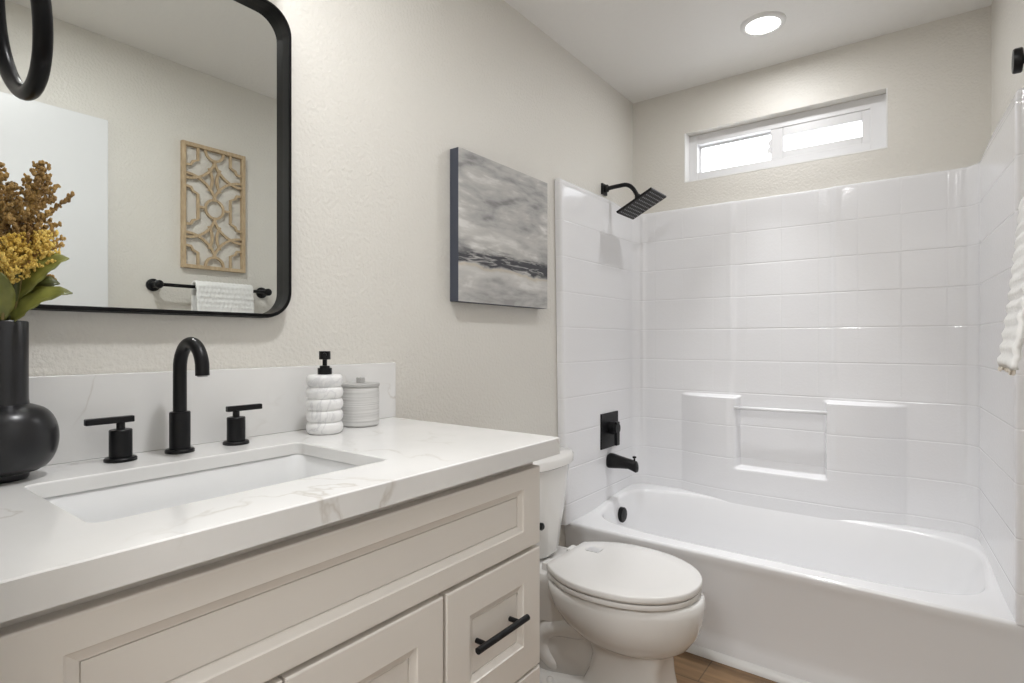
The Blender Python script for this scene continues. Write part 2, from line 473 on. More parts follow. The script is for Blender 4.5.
for d, dz in ((-.010, 0), (-.003, -.001), (.003, -.005), (.007, -.013)):
    rings.append(ring(ox0+d, ox1-d, oy0+d, oy1-d, 4, ZT+dz, True))
for z, l, r_, f_, b_, n in ((.33, .018, .045, .022, .026, 4.4), (.24, .03, .10, .034, .04, 4.2), (.16, .045, .16, .046, .052, 4), (.11, .065, .20, .062, .068, 3.8), (.085, .095, .24, .09, .095, 3.6), (.075, .15, .30, .13, .135, 3.4)):
    rings.append(ring(ox0+l, ox1-r_, oy0+f_, oy1-b_, n, z))
bm = B(); loft(bm, rings, cap0=False, cap1=True)
obj('basin', bm, M['fiber'], tub, smooth=True)
# -- front rim and apron (profile in y,z swept along x)
pr_ = [(1.99, ZT-.02), (YF+.03, ZT-.012), (YF+.012, ZT)] + [(YF+.012-.012*math.sin(a), ZT-.012+.012*math.cos(a)) for a in [k*PI/2/6 for k in range(1, 7)]]
pr_ += [(YF+.001, ZT-.024), (YF+.004, ZT-.034), (YF+.010, ZT-.06), (YF+.024, .22), (YF+.026, .135), (YF+.022, .105), (YF+.012, .09), (YF+.010, FZ+.001), (1.99, FZ+.001)]
bm = B(); prism_x(bm, pr_, .002, 1.408)
obj('apron', bm, M['fiber'], tub, smooth=True, autosm=1.0)
# -- drain
bm = B(); lathe(bm, [(.030, 0), (.030, .003), (.012, .004)], (.30, 2.29, .0755), 24)
obj('drain', bm, M['black'], tub, smooth=True, autosm=.6)
# -- overflow plate on the left end wall
bm = B(); lathe(bm, [(.034, -.02), (.034, .006), (.030, .010), (.012, .012), (.001, .0125)], (.078, 2.335, .357), 32, 'x')
obj('overflow_cover', bm, M['black'], tub, smooth=True, autosm=.6)
# -- surround: plan path, extruded, with soap ledges and a niche pressed in
ZS0 = ZT-.004
def lean(z): return .035*(1.79-z)/1.39
path = []      # (x, y, kind) at the back-of-lip
def plan():
    P = []
    P += [(.001, 1.885, 'L')] + [(.030-.012+.012*math.sin(a)+0, 1.885+.012-.012*math.cos(a), 'L') for a in (0, .5, 1.0, PI/2)]
    for k in range(1, 31): P.append((.030, 1.897+(2.535-1.897)*k/30, 'L'))
    for k in range(1, 13):
        a = PI/2*k/12; P.append((.095-.065*math.cos(a), 2.535+.065*math.sin(a), 'B'))
    n = 150
    for k in range(1, n): P.append((.095+(1.262-.095)*k/n, 2.600, 'B'))
    for k in range(0, 13):
        a = PI/2*k/12; P.append((1.262+.075*math.sin(a), 2.525+.075*math.cos(a), 'B'))
    for k in range(1, 31):
        t = k/30; P.append((1.337+.040*t, 2.525+(1.962-2.525)*t, 'R'))
    P += [(1.377+.012-.012*math.cos(a), 1.962-.012*math.sin(a), 'R') for a in (.5, 1.0, PI/2)]
    P += [(1.409, 1.950, 'R')]
    return P
P = plan()
LX0, LX1, CX0, CX1, RX0, RX1 = .262, .505, .512, .864, .872, 1.125
def prot(x, z):
    """how far the back panel stands forward of its plane"""
    d = 0
    d += .007*(smooth((abs(x-.687)-.185)/.03))*smooth((z-.50)/.35)      # upper centre field lies a hair deeper than the sides
    d += .005*math.exp(-((abs(x-.687)-.2)/.012)**2)*smooth((z-.92)/.2)                           # soft ridges at its edges
    edge = smooth((.905-z)/.012)
    if x < .508:
        p = math.sin(PI/2*max(0, min(1, (x-LX0)/(.508-LX0))))**.8 if x > LX0 else 0
    elif x > .868:
        p = math.sin(PI/2*max(0, min(1, (RX1-x)/(RX1-.868))))**.8 if x < RX1 else 0
    else:
        p = 1
    low = .050*p*edge
    inn = smooth((x-CX0)/.010)*smooth((CX1-x)/.010)*smooth((z-.585)/.012)
    low *= (1-inn)
    return d + low
zs = [ZS0 + (.575-ZS0)*k/14 for k in range(15)] + [.583, .586, .589, .592, .595, .598, .602] + [.62+.26*k/12 for k in range(13)] + [.890, .893, .896, .899, .902, .905, .908, .913] + [.93+(1.755-.93)*k/40 for k in range(41)]
bm = B(); rows = []
def top_z(x, y, k):
    return 1.772 + (.018*smooth((2.62-y)/.35) if k != 'B' else .0) + (.010*smooth((2.62-y)/.5) if k == 'R' else 0)
for zi, z in enumerate(zs + ['t0', 't1', 't2']):
    row = []
    for (x, y, k) in P:
        tz = top_z(x, y, k)
        zz = z
        off = 0
        if isinstance(z, str):
            zz = {'t0': tz-.008, 't1': tz-.002, 't2': tz}[z]; off = {'t0': 0, 't1': .003, 't2': .010}[z]
        yy = y
        if k == 'L' and y < 2.3: yy = y + lean(zz)*(1-smooth((y-1.885)/.4))
        if k == 'B' and y > 2.59: yy = y - prot(x, zz)
        xx = x
        if off:
            if k == 'L': xx = max(.0005, xx-off)
            elif k == 'R': xx = min(1.4095, xx+off)
            else: yy += off
        row.append(bm.verts.new((xx, yy, zz)))
    rows.append(row)
# lip running back to the wall
row = []
for (x, y, k) in P:
    tz = top_z(x, y, k)
    if k == 'L': q_ = (.0005, y + lean(tz)*(1-smooth((y-1.885)/.4)), tz)
    elif k == 'R': q_ = (max(x, 1.372+(YB-y)*.0603-.0005) if y > 1.99 else max(x, 1.409), y, tz)
    else: q_ = (min(max(x, .0005) if x > .1 else x*.1, 1.371) if x < 1.25 else min(x+.03, 1.371), YB-.0005 if y > 2.56 else y+.02, tz)
    row.append(bm.verts.new(q_))
rows.append(row)
for a, b in zip(rows, rows[1:]):
    for i in range(len(P)-1): bm.faces.new((a[i], a[i+1], b[i+1], b[i]))
obj('surround_panel', bm, M['surround'], tub, smooth=True, autosm=1.1)
bm = B(); tube(bm, [(.509, 2.556, .852), (.687, 2.554, .854), (.869, 2.556, .856)], .0075, 16)
obj('grab_bar', bm, M['fiber'], tub, smooth=True)

# ================================================================== TUB FITTINGS
# shower head
sh = thing('rain_shower', (0, 2.30, 1.84), 'black square rain shower head on a bent arm above the tub', 'shower head')
bm = B(); box(bm, .0005, .009, 2.276, 2.324, 1.812, 1.862); lathe(bm, [(.017, 0), (.017, .014), (.012, .018)], (.009, 2.30, 1.840), 24, 'x')
obj('wall_flange', bm, M['black'], sh, bevel=.0012)
hc = Vector((.189, 2.30, 1.739)); til = .459
ax = Vector((math.cos(til), 0, math.sin(til))); nrm = Vector((-math.sin(til), 0, math.cos(til)))
topc = hc + nrm*.012
pts = [(.009, 2.30, 1.838), (.06, 2.30, 1.841), (.098, 2.30, 1.842)]
e0 = Vector((.098, 2.30, 1.842)); e1 = topc + nrm*.034
for k in range(1, 9):
    t = k/8; c1 = Vector((.136, 2.30, 1.843)); pts.append(tuple(e0*(1-t)**2 + c1*2*t*(1-t) + (e1*.72+c1*.28)*t*t))
pts.append(tuple(e1))
bm = B(); tube(bm, pts, .0095, 16)
obj('arm', bm, M['black'], sh, smooth=True, autosm=.8)
bm = B(); tube(bm, [e1+nrm*.006, e1-nrm*.004, topc+nrm*.016, topc+nrm*.008, topc-nrm*.002], [.012, .0155, .0155, .021, .024], 24)
obj('swivel', bm, M['black'], sh, smooth=True, autosm=.8)
bm = B()
Y = Vector((0, 1, 0))
def plate(bm, c, ax, ay, an, a, b, t):
    vs = [bm.verts.new(c + ax*(sx*a) + ay*(sy*b) + an*(sn*t)) for sn in (-1, 1) for sx, sy in ((-1, -1), (1, -1), (1, 1), (-1, 1))]
    for f in ((3, 2, 1, 0), (4, 5, 6, 7), (0, 1, 5, 4), (1, 2, 6, 5), (2, 3, 7, 6), (3, 0, 4, 7)): bm.faces.new([vs[i] for i in f])
plate(bm, hc+nrm*.005, ax, Y, nrm, .0895, .0825, .005)
obj('spray_plate', bm, M['black'], sh, bevel=.0015)
bm = B()
for i in range(9):
    for j in range(9):
        c = hc + ax*((i-4)*.0185) + Y*((j-4)*.0165)
        tube(bm, [c + nrm*.001, c - nrm*.0025], [.0034, .0026], 8)
obj('nozzle_field', bm, M['nozzle'], sh)

# valve
vv = thing('shower_valve', (.031, 2.296, .742), 'black square shower valve plate with lever handle above the tub spout', 'shower valve')
bm = B(); box(bm, .0302, .037, 2.214, 2.378, .664, .822)
obj('valve_plate', bm, M['black'], vv, bevel=.0015)
bm = B(); lathe(bm, [(.028, 0), (.028, .028), (.024, .030), (.024, .038), (.001, .038)], (.037, 2.300, .752), 28, 'x')
obj('valve_hub', bm, M['black'], vv, smooth=True, autosm=.6)
bm = B(); box(bm, .062, .076, 2.286, 2.316, .676, .782)
obj('lever', bm, M['black'], vv, bevel=.003)
# spout
sp = thing('tub_spout', (.031, 2.296, .603), 'black tub spout with a small diverter knob below the square valve', 'tub spout')
bm = B(); rr = []
for x, hy, zt, zb in ((.0302, .026, .633, .573), (.036, .030, .638, .571), (.05, .030, .638, .572), (.09, .026, .630, .576), (.13, .023, .623, .579), (.150, .0215, .620, .572), (.163, .020, .616, .567), (.168, .016, .606, .569)):
    zc = (zt+zb)/2; hz = (zt-zb)/2
    rr.append([(x, 2.296 + hy*sgn_pow(math.cos(2*PI*k/32), .8), zc + hz*sgn_pow(math.sin(2*PI*k/32), .8)) for k in range(32)])
loft(bm, rr)
obj('spout_body', bm, M['black'], sp, smooth=True, autosm=.9)
bm = B(); lathe(bm, [(.004, -.004), (.004, .012), (.0085, .014), (.0085, .020), (.001, .022)], (.155, 2.296, .617), 16)
obj('diverter_knob', bm, M['black'], sp, smooth=True, autosm=.7)

# ================================================================== TOILET
TY = 1.583
to = thing('toilet', (.35, TY, FZ), 'white two-piece toilet with closed lid between the vanity and the tub', 'toilet')
def egg(x0, x1, hw, z, back=2.6, front=2.0, N=64):
    """elongated bowl outline, pointing +x"""
    xm = x0 + (x1-x0)*.42; out = []
    for k in range(N):
        a = 2*PI*k/N; c, s = math.cos(a), math.sin(a)
        if c >= 0: out.append((xm + (x1-xm)*sgn_pow(c, 2/front), TY + hw*sgn_pow(s, 2/front), z))
        else: out.append((xm + (xm-x0)*sgn_pow(c, 2/back), TY + hw*sgn_pow(s, 2/back if c < -.0 else 1), z))
    return out
bm = B()
loft(bm, [egg(.44, .56, .03, .226, 2.2, 2), egg(.40, .585, .072, .230, 2.2, 2), egg(.355, .615, .110, .243, 2.3, 2), egg(.31, .645, .142, .266, 2.4, 2), egg(.265, .668, .166, .300, 2.5, 2), egg(.235, .682, .180, .342, 2.6, 2), egg(.22, .687, .187, .382, 2.6, 2), egg(.219, .685, .186, .401, 2.6, 2), egg(.224, .679, .180, .408, 2.6, 2), egg(.25, .64, .13, .408, 2.5, 2)])
obj('bowl', bm, M['porcelain'], to, smooth=True)
def sq(x0, x1, hw, z, n): return superell(x0, x1, TY-hw, TY+hw, n, z)
bm = B()   # foot, stem under the bowl and the narrower body behind it
loft(bm, [sq(.12, .612, .120, FZ+.001, 6), sq(.12, .612, .120, FZ+.014, 6), sq(.13, .604, .112, FZ+.024, 6), sq(.20, .597, .098, FZ+.034, 6), sq(.34, .590, .090, FZ+.06, 7), sq(.36, .582, .086, .15, 7), sq(.37, .580, .086, .20, 6), sq(.35, .592, .096, .236, 4), sq(.33, .60, .11, .262, 3)])
obj('pedestal', bm, M['porcelain'], to, smooth=True, autosm=.9)
bm = B()
loft(bm, [sq(.13, .40, .074, FZ+.02, 3), sq(.12, .40, .070, .16, 3), sq(.10, .40, .074, .24, 3), sq(.08, .38, .085, .32, 4), sq(.06, .36, .10, .37, 4)])
obj('trapway_body', bm, M['porcelain'], to, smooth=True)
for sgn in (-1, 1):   # bulge of the trapway on each side of the base
    bm = B(); tube(bm, [(.36, TY+sgn*.05, .245), (.29, TY+sgn*.055, .245), (.22, TY+sgn*.055, .235), (.175, TY+sgn*.052, .185), (.19, TY+sgn*.05, .125), (.26, TY+sgn*.05, .095)], [.03, .036, .038, .038, .036, .028], 20)
    obj('trapway', bm, M['porcelain'], to, smooth=True, subsurf=1)
bm = B()   # deck the tank stands on
loft(bm, [superell(.05, .30, TY-.085, TY+.085, 4, .25), superell(.04, .30, TY-.10, TY+.10, 4, .33), superell(.03, .30, TY-.118, TY+.118, 5, .385), superell(.03, .30, TY-.120, TY+.120, 5, .410), superell(.036, .295, TY-.114, TY+.114, 5, .416)])
obj('tank_deck', bm, M['porcelain'], to, smooth=True, autosm=1.2)
def tank_ring(x0, xc, xf, hw, z, N=32):
    """tank outline: flat back at x0, ends rounding at xc into a front bowed out to xf"""
    fr = []
    for k in range(N+1):
        t = math.cos(PI*k/N)
        fr.append((xc + (xf-xc)*max(0, 1-abs(t)**2.6)**.75, TY + hw*t, z))
    return [(x0, TY-hw, z), (x0, TY+hw, z)] + fr
bm = B()
loft(bm, [tank_ring(.03, .075, .176, .098, .424), tank_ring(.028, .08, .186, .108, .434), tank_ring(.018, .110, .198, .142, .58), tank_ring(.012, .130, .205, .166, .722)])
obj('tank', bm, M['porcelain'], to, smooth=True, autosm=.7)
bm = B()
loft(bm, [tank_ring(.008, .134, .210, .170, .7225), tank_ring(.004, .140, .217, .177, .727), tank_ring(.004, .140, .218, .178, .750), tank_ring(.010, .134, .212, .172, .757)])
obj('tank_lid', bm, M['porcelain'], to, smooth=True, autosm=.9)
bm = B(); lathe(bm, [(.012, 0), (.012, .008), (.008, .012), (.001, .012)], (.188, 1.505, .545), 16, 'x')
obj('flush_lever', bm, M['black'], to, smooth=True, autosm=.7)['label'] = 'black flush button'
def lid(ins, z, x0=.238, x1=.675, hb=.118, b=.197, xm=.425, N=32):
    """lid outline: straight hinge edge, sides swelling to the middle, rounded front"""
    x0 += ins*.6; x1 -= ins; hb -= ins; b -= ins; up = []
    for k in range(13):
        t = k/12; x = x0+(xm-x0)*t; up.append((x, b-(b-hb)*(1-t)**2.2))
    for k in range(1, N+1):
        a = PI/2*(1-k/N); up.append((xm+(x1-xm)*math.cos(a)**.95, b*math.sin(a)**.95 if k < N else 0))
    return [(x, TY+w_, z) for x, w_ in up] + [(x, TY-w_, z) for x, w_ in up[-2::-1]]
bm = B()   # seat ring
o_ = lid(.005, .411); o2 = lid(.001, .416); o3 = lid(.003, .4275)
n = len(o_); i3 = []
for x, y, z in o3:
    i3.append((.45+(x-.45)*.62, TY+(y-TY)*.55, .4275))
i1 = [(x, y, .411) for x, y, z in i3]
R = [[bm.verts.new(p) for p in r] for r in (o_, o2, o3, i3, i1, o_)]
for a, b in zip(R, R[1:]):
    for k in range(n): bm.faces.new((a[k], a[(k+1) % n], b[(k+1) % n], b[k]))
bmesh.ops.remove_doubles(bm, verts=bm.verts[:], dist=1e-6)
obj('seat', bm, M['seat'], to, smooth=True, autosm=.9)
bm = B()   # closed lid, cut straight across its hinge end
loft(bm, [lid(.004, .4305), lid(.001, .432), lid(0, .437), lid(0, .4475), lid(.0015, .4500), lid(.004, .4512), lid(.05, .4525), lid(.11, .453)])
obj('seat_lid', bm, M['seat'], to, smooth=True, autosm=1.2)
for s in (-1, 1):
    obj('hinge', box(B(), .205, .245, TY+s*.075-.022, TY+s*.075+.022, .410, .440), M['seat'], to, bevel=.004)
bm = B(); box(bm, .285, .330, TY+.045, TY+.085, .4528, .4546)
obj('label', bm, M['label'], to)
for s in (-1, 1):
    obj('bolt_cap', lathe(B(), [(.014, 0), (.014, .010), (.010, .018), (.001, .021)], (.24, TY+s*.098, FZ+.016), 16), M['porcelain'], to, smooth=True, autosm=.8)
# ================================================================== VANITY
XF = .540; VY0, VY1 = .112, .981
va = thing('bathroom_vanity', (.27, .545, FZ), 'greige painted vanity cabinet with recessed-panel fronts under the quartz countertop', 'vanity')
bm = B(); ya, yb = NEAR+.002, .985
box(bm, .003, .515, ya, ya+.018, .14, .8995); box(bm, .003, .515, yb-.018, yb, .14, .8995)      # side panels
box(bm, .003, .018, ya+.018, yb-.018, .14, .74); box(bm, .018, .515, ya+.018, yb-.018, .14, .158)   # back and bottom
box(bm, .500, .519, ya, yb, .705, .8995); box(bm, .500, .519, ya, yb, .14, .17); box(bm, .500, .519, .68, .71, .17, .705); box(bm, .500, .519, ya, ya+.03, .17, .705); box(bm, .500, .519, yb-.03, yb, .17, .705)   # face frame
box(bm, .40, .46, NEAR+.01, .975, FZ+.001, .14)
obj('cabinet_body', bm, M['cab'], va, bevel=.001)
def shaker(y0, y1, z0, z1, fr=.060, name='door', x=XF, fy=.060):
    """one front: flat frame, sloped inner moulding and a recessed panel"""
    bm = B(); t = .020; dp = .009; mw = .014
    def rect_(xx, ins, f=0):
        a, c = ins+f*fy, ins+f*fr
        return [(xx, y0+a, z0+c), (xx, y1-a, z0+c), (xx, y1-a, z1-c), (xx, y0+a, z1-c)]
    loft(bm, [rect_(x-t, 0), rect_(x-.0025, 0), rect_(x-.0007, .0008), rect_(x, .0028), rect_(x, -.0012, 1), rect_(x-.0022, 0, 1), rect_(x-.0030, .0015, 1), rect_(x-.0062, mw-.003, 1), rect_(x-.0062, mw-.0015, 1), rect_(x-.0095, mw-.0012, 1), rect_(x-.0095, mw, 1), rect_(x-.0072, mw+.0003, 1)], True, True)
    return obj(name, bm, M['cab'], va)
shaker(VY0, VY1, .720, .881, .038, 'false_drawer_front')
shaker(VY0, .396, .160, .7115, .060, 'door')
shaker(.400, .689, .160, .7115, .060, 'door')
dw = []
for z0, z1 in ((.466, .7115), (.316, .4605), (.160, .3105)):
    dw.append(shaker(.697, VY1, z0, z1, .060 if z1-z0 > .15 else .03, 'drawer'))
def pull(parent, p0, p1, posts, name='handle'):
    bm = B(); tube(bm, [p0, p1], .0062, 16)
    for p in posts: tube(bm, [(XF-.010, p[1], p[2]), (p0[0], p[1], p[2])], .0048, 12)
    h = obj(name, bm, M['black'], parent, smooth=True, autosm=.7); h['label'] = 'matte black bar pull'
for d, zc in zip(dw, (.595, .388, .235)):
    pull(d, (.558, .757, zc), (.558, .910, zc), [(0, .783, zc), (0, .884, zc)])

# countertop, with sink cut-out
HC = .936; SX0, SX1, SY0, SY1 = .157, .438, .223, .660
ct = thing('countertop', (.28, .57, .90), 'white quartz countertop with brown veins on the vanity', 'countertop')
bm = B()
CY0, CY1, CXF = NEAR+.001, 1.033, .557
outer_t = []; inner_t = []
def round_rect(x0, x1, y0, y1, r, z, n=6):
    out = []
    for cx, cy, a0 in ((x1-r, y1-r, 0), (x0+r, y1-r, PI/2), (x0+r, y0+r, PI), (x1-r, y0+r, 3*PI/2)):
        for k in range(n+1):
            a = a0+PI/2*k/n; out.append((cx+r*math.cos(a), cy+r*math.sin(a), z))
    return out
z0, z1 = .900, HC
zi = .913      # the slab is thin; its front and right edges are mitred down to look thick
lo = [round_rect(.0015, CXF-.020, CY0, CY1-.020, .002, zi), round_rect(.0015, CXF-.020, CY0, CY1-.020, .002, z0), round_rect(.0015, CXF, CY0, CY1, .002, z0)] + [round_rect(.0015, CXF, CY0, CY1, .002, z1-.002)] + [round_rect(.002, CXF-.002, CY0+.001, CY1-.002, .002, z1)]
hi = [round_rect(SX0-.002, SX1+.002, SY0-.002, SY1+.002, .018, z1), round_rect(SX0, SX1, SY0, SY1, .016, z1-.002), round_rect(SX0, SX1, SY0, SY1, .016, zi)]
R = [[bm.verts.new(p) for p in r] for r in lo+hi]
for a, b in zip(R, R[1:]+R[:1]):
    n = len(a)
    for k in range(n): bm.faces.new((a[k], a[(k+1) % n], b[(k+1) % n], b[k]))
obj('slab', bm, M['quartz'], ct, smooth=True, autosm=.5)
bm = B(); box(bm, .0015, .020, NEAR+.001, 1.043, HC+.0003, 1.085)
obj('backsplash', bm, M['quartz'], ct, bevel=.0012)
# sink
sk = thing('undermount_sink', (.3, .44, .76), 'rectangular white undermount sink set in the quartz countertop', 'sink')
bm = B()
def sr(ins, z, r=.03): return round_rect(SX0-.006+ins, SX1+.006-ins, SY0-.006+ins, SY1+.006-ins, r, z, 8)
loft(bm, [sr(-.02, .9125, .04), sr(0, .9125, .03), sr(.004, .909, .03), sr(.010, .87, .035), sr(.020, .80, .04), sr(.034, .775, .045), sr(.06, .764, .05), sr(.11, .760, .03)], False, True)
obj('sink_bowl', bm, M['sink'], sk, smooth=True)
bm = B(); lathe(bm, [(.024, 0), (.024, .003), (.018, .004), (.016, .008), (.001, .010)], (.30, .441, .7602), 24)
obj('sink_drain', bm, M['black'], sk, smooth=True, autosm=.6)

# ---- faucet set
fa = thing('faucet', (.074, .467, HC), 'matte black widespread faucet with tall gooseneck spout and two lever handles', 'faucet')
bm = B(); lathe(bm, [(.0245, .0005), (.0245, .005), (.0225, .007), (.0175, .0075), (.0175, .074), (.0165, .076), (.0115, .0765)], (.074, .467, HC), 36)
obj('faucet_base', bm, M['black'], fa, smooth=True, autosm=.6)
pts = [(.074, .467, HC+.07), (.074, .467, HC+.13), (.074, .467, HC+.156)]
for k in range(1, 17):
    a = PI*k/16*.93; pts.append((.074+.045*(1-math.cos(a)), .467, HC+.156+.048*math.sin(a)))
lx, ly, lz = pts[-1]; pts.append((lx+.001, ly, lz-.020))
bm = B(); tube(bm, pts, .0115, 20)
obj('spout', bm, M['black'], fa, smooth=True, autosm=.8)
bm = B(); e = Vector(pts[-1]); tube(bm, [e+Vector((0, 0, .001)), e+Vector((0, 0, -.002))], .0085, 16)
obj('aerator', bm, M['nozzle'], fa)
def tap(x, y, y0, y1):
    bm = B(); lathe(bm, [(.0245, .0005), (.0245, .0045), (.0225, .0065), (.0172, .007), (.0172, .053), (.016, .0545), (.0065, .055), (.0065, .068)], (x, y, HC), 32)
    h = obj('handle', bm, M['black'], fa, smooth=True, autosm=.6)
    bm = B(); box(bm, x-.0055, x+.0055, y0, y1, HC+.066, HC+.077)
    obj('lever', bm, M['black'], h, bevel=.0015)
tap(.072, .372, .320, .392)
tap(.074, .573, .554, .626)

# ---- soap dispenser
so = thing('soap_dispenser', (.100, .762, HC), 'white marble ribbed soap dispenser with black pump on the countertop', 'soap dispenser')
prof = [(.001, .0006), (.034, .0006)]
nb = 5; hb = .131/nb
for i in range(nb):
    for k in range(0, 9):
        a = PI*k/8; prof.append((.0345+.0058*math.sin(a)**.6, .001+hb*i+hb*k/8))
prof += [(.030, .1325), (.001, .133)]
bm = B(); lathe(bm, prof, (.100, .762, HC), 48)
obj('bottle', bm, M['marble'], so, smooth=True, autosm=1.2)
bm = B(); lathe(bm, [(.0155, .1327), (.0155, .147), (.011, .1465), (.011, .152), (.005, .1525), (.005, .166), (.0125, .1665), (.0125, .185), (.001, .1855)], (.100, .762, HC), 28)
tube(bm, [(.100, .762, HC+.178), (.117, .749, HC+.177)], .0045, 10)
obj('pump', bm, M['black'], so, smooth=True, autosm=.6)
# ---- canister
ca = thing('canister', (.071, .884, HC), 'grey banded stone canister with lid, standing right of the soap dispenser', 'canister')
bm = B(); lathe(bm, [(.001, .0006), (.040, .0006), (.0445, .005), (.0450, .012), (.0450, .094), (.043, .096), (.001, .096)], (.071, .884, HC), 48)
obj('jar', bm, M['lines'], ca, smooth=True, autosm=.7)
bm = B(); lathe(bm, [(.044, .0962), (.0465, .0975), (.0465, .103), (.045, .1045), (.001, .105)], (.071, .884, HC), 48)
ld = obj('lid', bm, M['grey_lid'], ca, smooth=True, autosm=.7)
bm = B(); box(bm, .063, .079, .876, .892, HC+.1052, HC+.119)
obj('knob', bm, M['grey_lid'], ld, bevel=.002)

# ---- vase
VX, VY = .091, .2145
vs = tag(obj('vase', lathe(B(), [(.001, .0006), (.028, .0006), (.030, .004), (.030, .010)] + [(.028+.0375*math.sin(a)**.8, .0105+.050-.050*math.cos(a)) for a in [PI*k/22 for k in range(1, 21)]] + [(.0302, .113), (.0292, .120), (.0290, .150), (.0290, .236), (.0275, .238), (.0262, .236), (.0262, .13), (.001, .12)], (VX, VY, HC), 56), M['vase'], smooth=True, autosm=.9), 'black ceramic bottle vase with round belly at the left end of the countertop', 'vase')

# ---- dried stems in the vase:  lateral (towards +y), towards camera (+x), up
Lt = Vector((.22, .975, 0)); Tw = Vector((.975, -.22, 0))
V0 = Vector((VX, VY, HC+.236))
def vp(a, b, h): return V0 + Lt*a + Tw*b + Vector((0, 0, h))
def bead(bm, c, r, sub=1):
    m = Matrix.Translation(c) @ Matrix.Diagonal((r, r, r*1.25, 1))
    bmesh.ops.create_icosphere(bm, subdivisions=sub, radius=1, matrix=m)
def curve(p0, p1, p2, n=10):
    return [p0*(1-t)**2 + p1*2*t*(1-t) + p2*t*t for t in [k/n for k in range(n+1)]]
def plume(name, label, cat, group, base, mid, tip, mat, length, spread, nbr, beadr, prongs=(), jit=1.35):
    t = thing(name, base, label, cat, group)
    cv = curve(base, mid, tip, 14)
    bm = B(); tube(bm, cv, [.0024-.0012*k/14 for k in range(15)], 8)
    obj('stem', bm, M['stem'], t, smooth=True)
    bm = B(); axis = (tip-mid).normalized(); u, v = frame_of(axis)
    start = tip - axis*length
    lst = []
    for i in range(nbr):
        f = i/(nbr-1); a = i*2.4
        rad = spread*(1-f)**.75*(.6+.4*min(1, f*5))*random.uniform(.75, 1.1)+.004
        out = u*math.cos(a)+v*math.sin(a)
        p0 = start + axis*length*f
        p1 = p0 + out*rad + axis*rad*.85
        lst.append((p0, p1))
    for pr in prongs: lst.append(pr)
    for p0, p1 in lst:
        ln = (p1-p0).length; n = max(3, int(ln/(beadr*1.05)))
        for k in range(n+1):
            f = k/n
            for _ in range(2):
                j = Vector((random.uniform(-1, 1), random.uniform(-1, 1), random.uniform(-1, 1)))*beadr*jit*(1-.4*f)
                bead(bm, p0.lerp(p1, f)+j, beadr*random.uniform(.7, 1.1))
    obj('seed_head', bm, mat, t, smooth=False)
    return t
plume('dried_sorghum_stem', 'tall brown dried sorghum plume in the black vase, rising furthest right', 'dried flower', 'dried sorghum plumes', vp(.008, .004, -.09), vp(.016, .004, .08), vp(.044, .0, .245), M['sorghum'], .195, .048, 64, .0027,
      prongs=[(vp(.035, 0, .15), vp(.082, 0, .205)), (vp(.03, .01, .12), vp(.066, .01, .155)), (vp(.03, .01, .09), vp(.058, .01, .105)), (vp(.03, .01, .07), vp(.055, .01, .088)), (vp(.035, .005, .17), vp(.064, .005, .215)), (vp(.032, .0, .10), vp(.070, .0, .135)), (vp(.03, -.005, .08), vp(.06, -.005, .07))])
plume('dried_sorghum_stem', 'brown dried sorghum plume in the black vase, cut by the left edge of the photo', 'dried flower', 'dried sorghum plumes', vp(-.008, 0, -.09), vp(-.008, 0, .08), vp(-.006, -.01, .235), M['sorghum'], .190, .044, 54, .0027,
      prongs=[(vp(-.01, 0, .14), vp(-.05, .0, .19))])
plume('yellow_flower_stem', 'feathery yellow flower spray below the right-hand sorghum plume', 'flower', 'yellow flower sprays', vp(.004, .012, -.09), vp(.012, .018, .03), vp(.046, .022, .134), M['yellow'], .070, .032, 30, .0022, prongs=[(vp(.04, .02, .11), vp(.062, .02, .14))], jit=2.3)
plume('yellow_flower_stem', 'feathery yellow flower spray in front of the left sorghum plume', 'flower', 'yellow flower sprays', vp(-.006, .014, -.09), vp(.0, .026, .03), vp(.012, .04, .122), M['yellow'], .070, .032, 30, .0022, jit=2.3)

def leaf(parent, base, mid, tip, wid, mat, up=None):
    n = 14; cv = curve(base, mid, tip, n); bm = B(); rows = []
    up = up or Vector((.65, -.15, .75))
    for i, p in enumerate(cv):
        d = (cv[min(i+1, n)]-cv[max(i-1, 0)]).normalized(); s = d.cross(up).normalized(); nn = s.cross(d)
        f = i/n; hw = wid*(math.sin(PI*min(1, f*.93+.05))**.8)*(1 if f < .97 else .25)
        rows.append([bm.verts.new(p+s*hw*q+nn*(abs(q)*hw*.28+.0016*math.sin(i*1.7)*abs(q))) for q in (-1, -.55, 0, .55, 1)])
    for a, b in zip(rows, rows[1:]):
        for k in range(4): bm.faces.new((a[k], a[k+1], b[k+1], b[k]))
    o = obj('leaf', bm, mat, parent, smooth=True)
    md = o.modifiers.new('thickness', 'SOLIDIFY'); md.thickness = .0009
    return o
g1 = thing('leafy_stem', vp(.006, .01, -.09), 'green leafy stem in the black vase with broad leaves pointing right', 'leafy stem')
bm = B(); tube(bm, curve(vp(.006, .01, -.09), vp(.010, .018, .0), vp(.022, .024, .075)), .0018, 8)
obj('stem', bm, M['stem'], g1, smooth=True)
leaf(g1, vp(.014, .018, .035), vp(.034, .03, .088), vp(.076, .030, .100), .022, M['leaf'])
leaf(g1, vp(.010, .018, .000), vp(.030, .04, .045), vp(.080, .040, .046), .019, M['leaf'])
leaf(g1, vp(.012, .006, .010), vp(.034, .012, .066), vp(.066, .006, .062), .020, M['leaf_dark'])
leaf(g1, vp(.008, .0, .010), vp(.012, .0, .07), vp(.020, -.004, .12), .016, M['leaf_dark'], Vector((1, 0, .1)))
g2 = thing('leafy_stem', vp(-.008, .01, -.09), 'green leafy stem in the black vase with upright leaves, at the left edge', 'leafy stem')
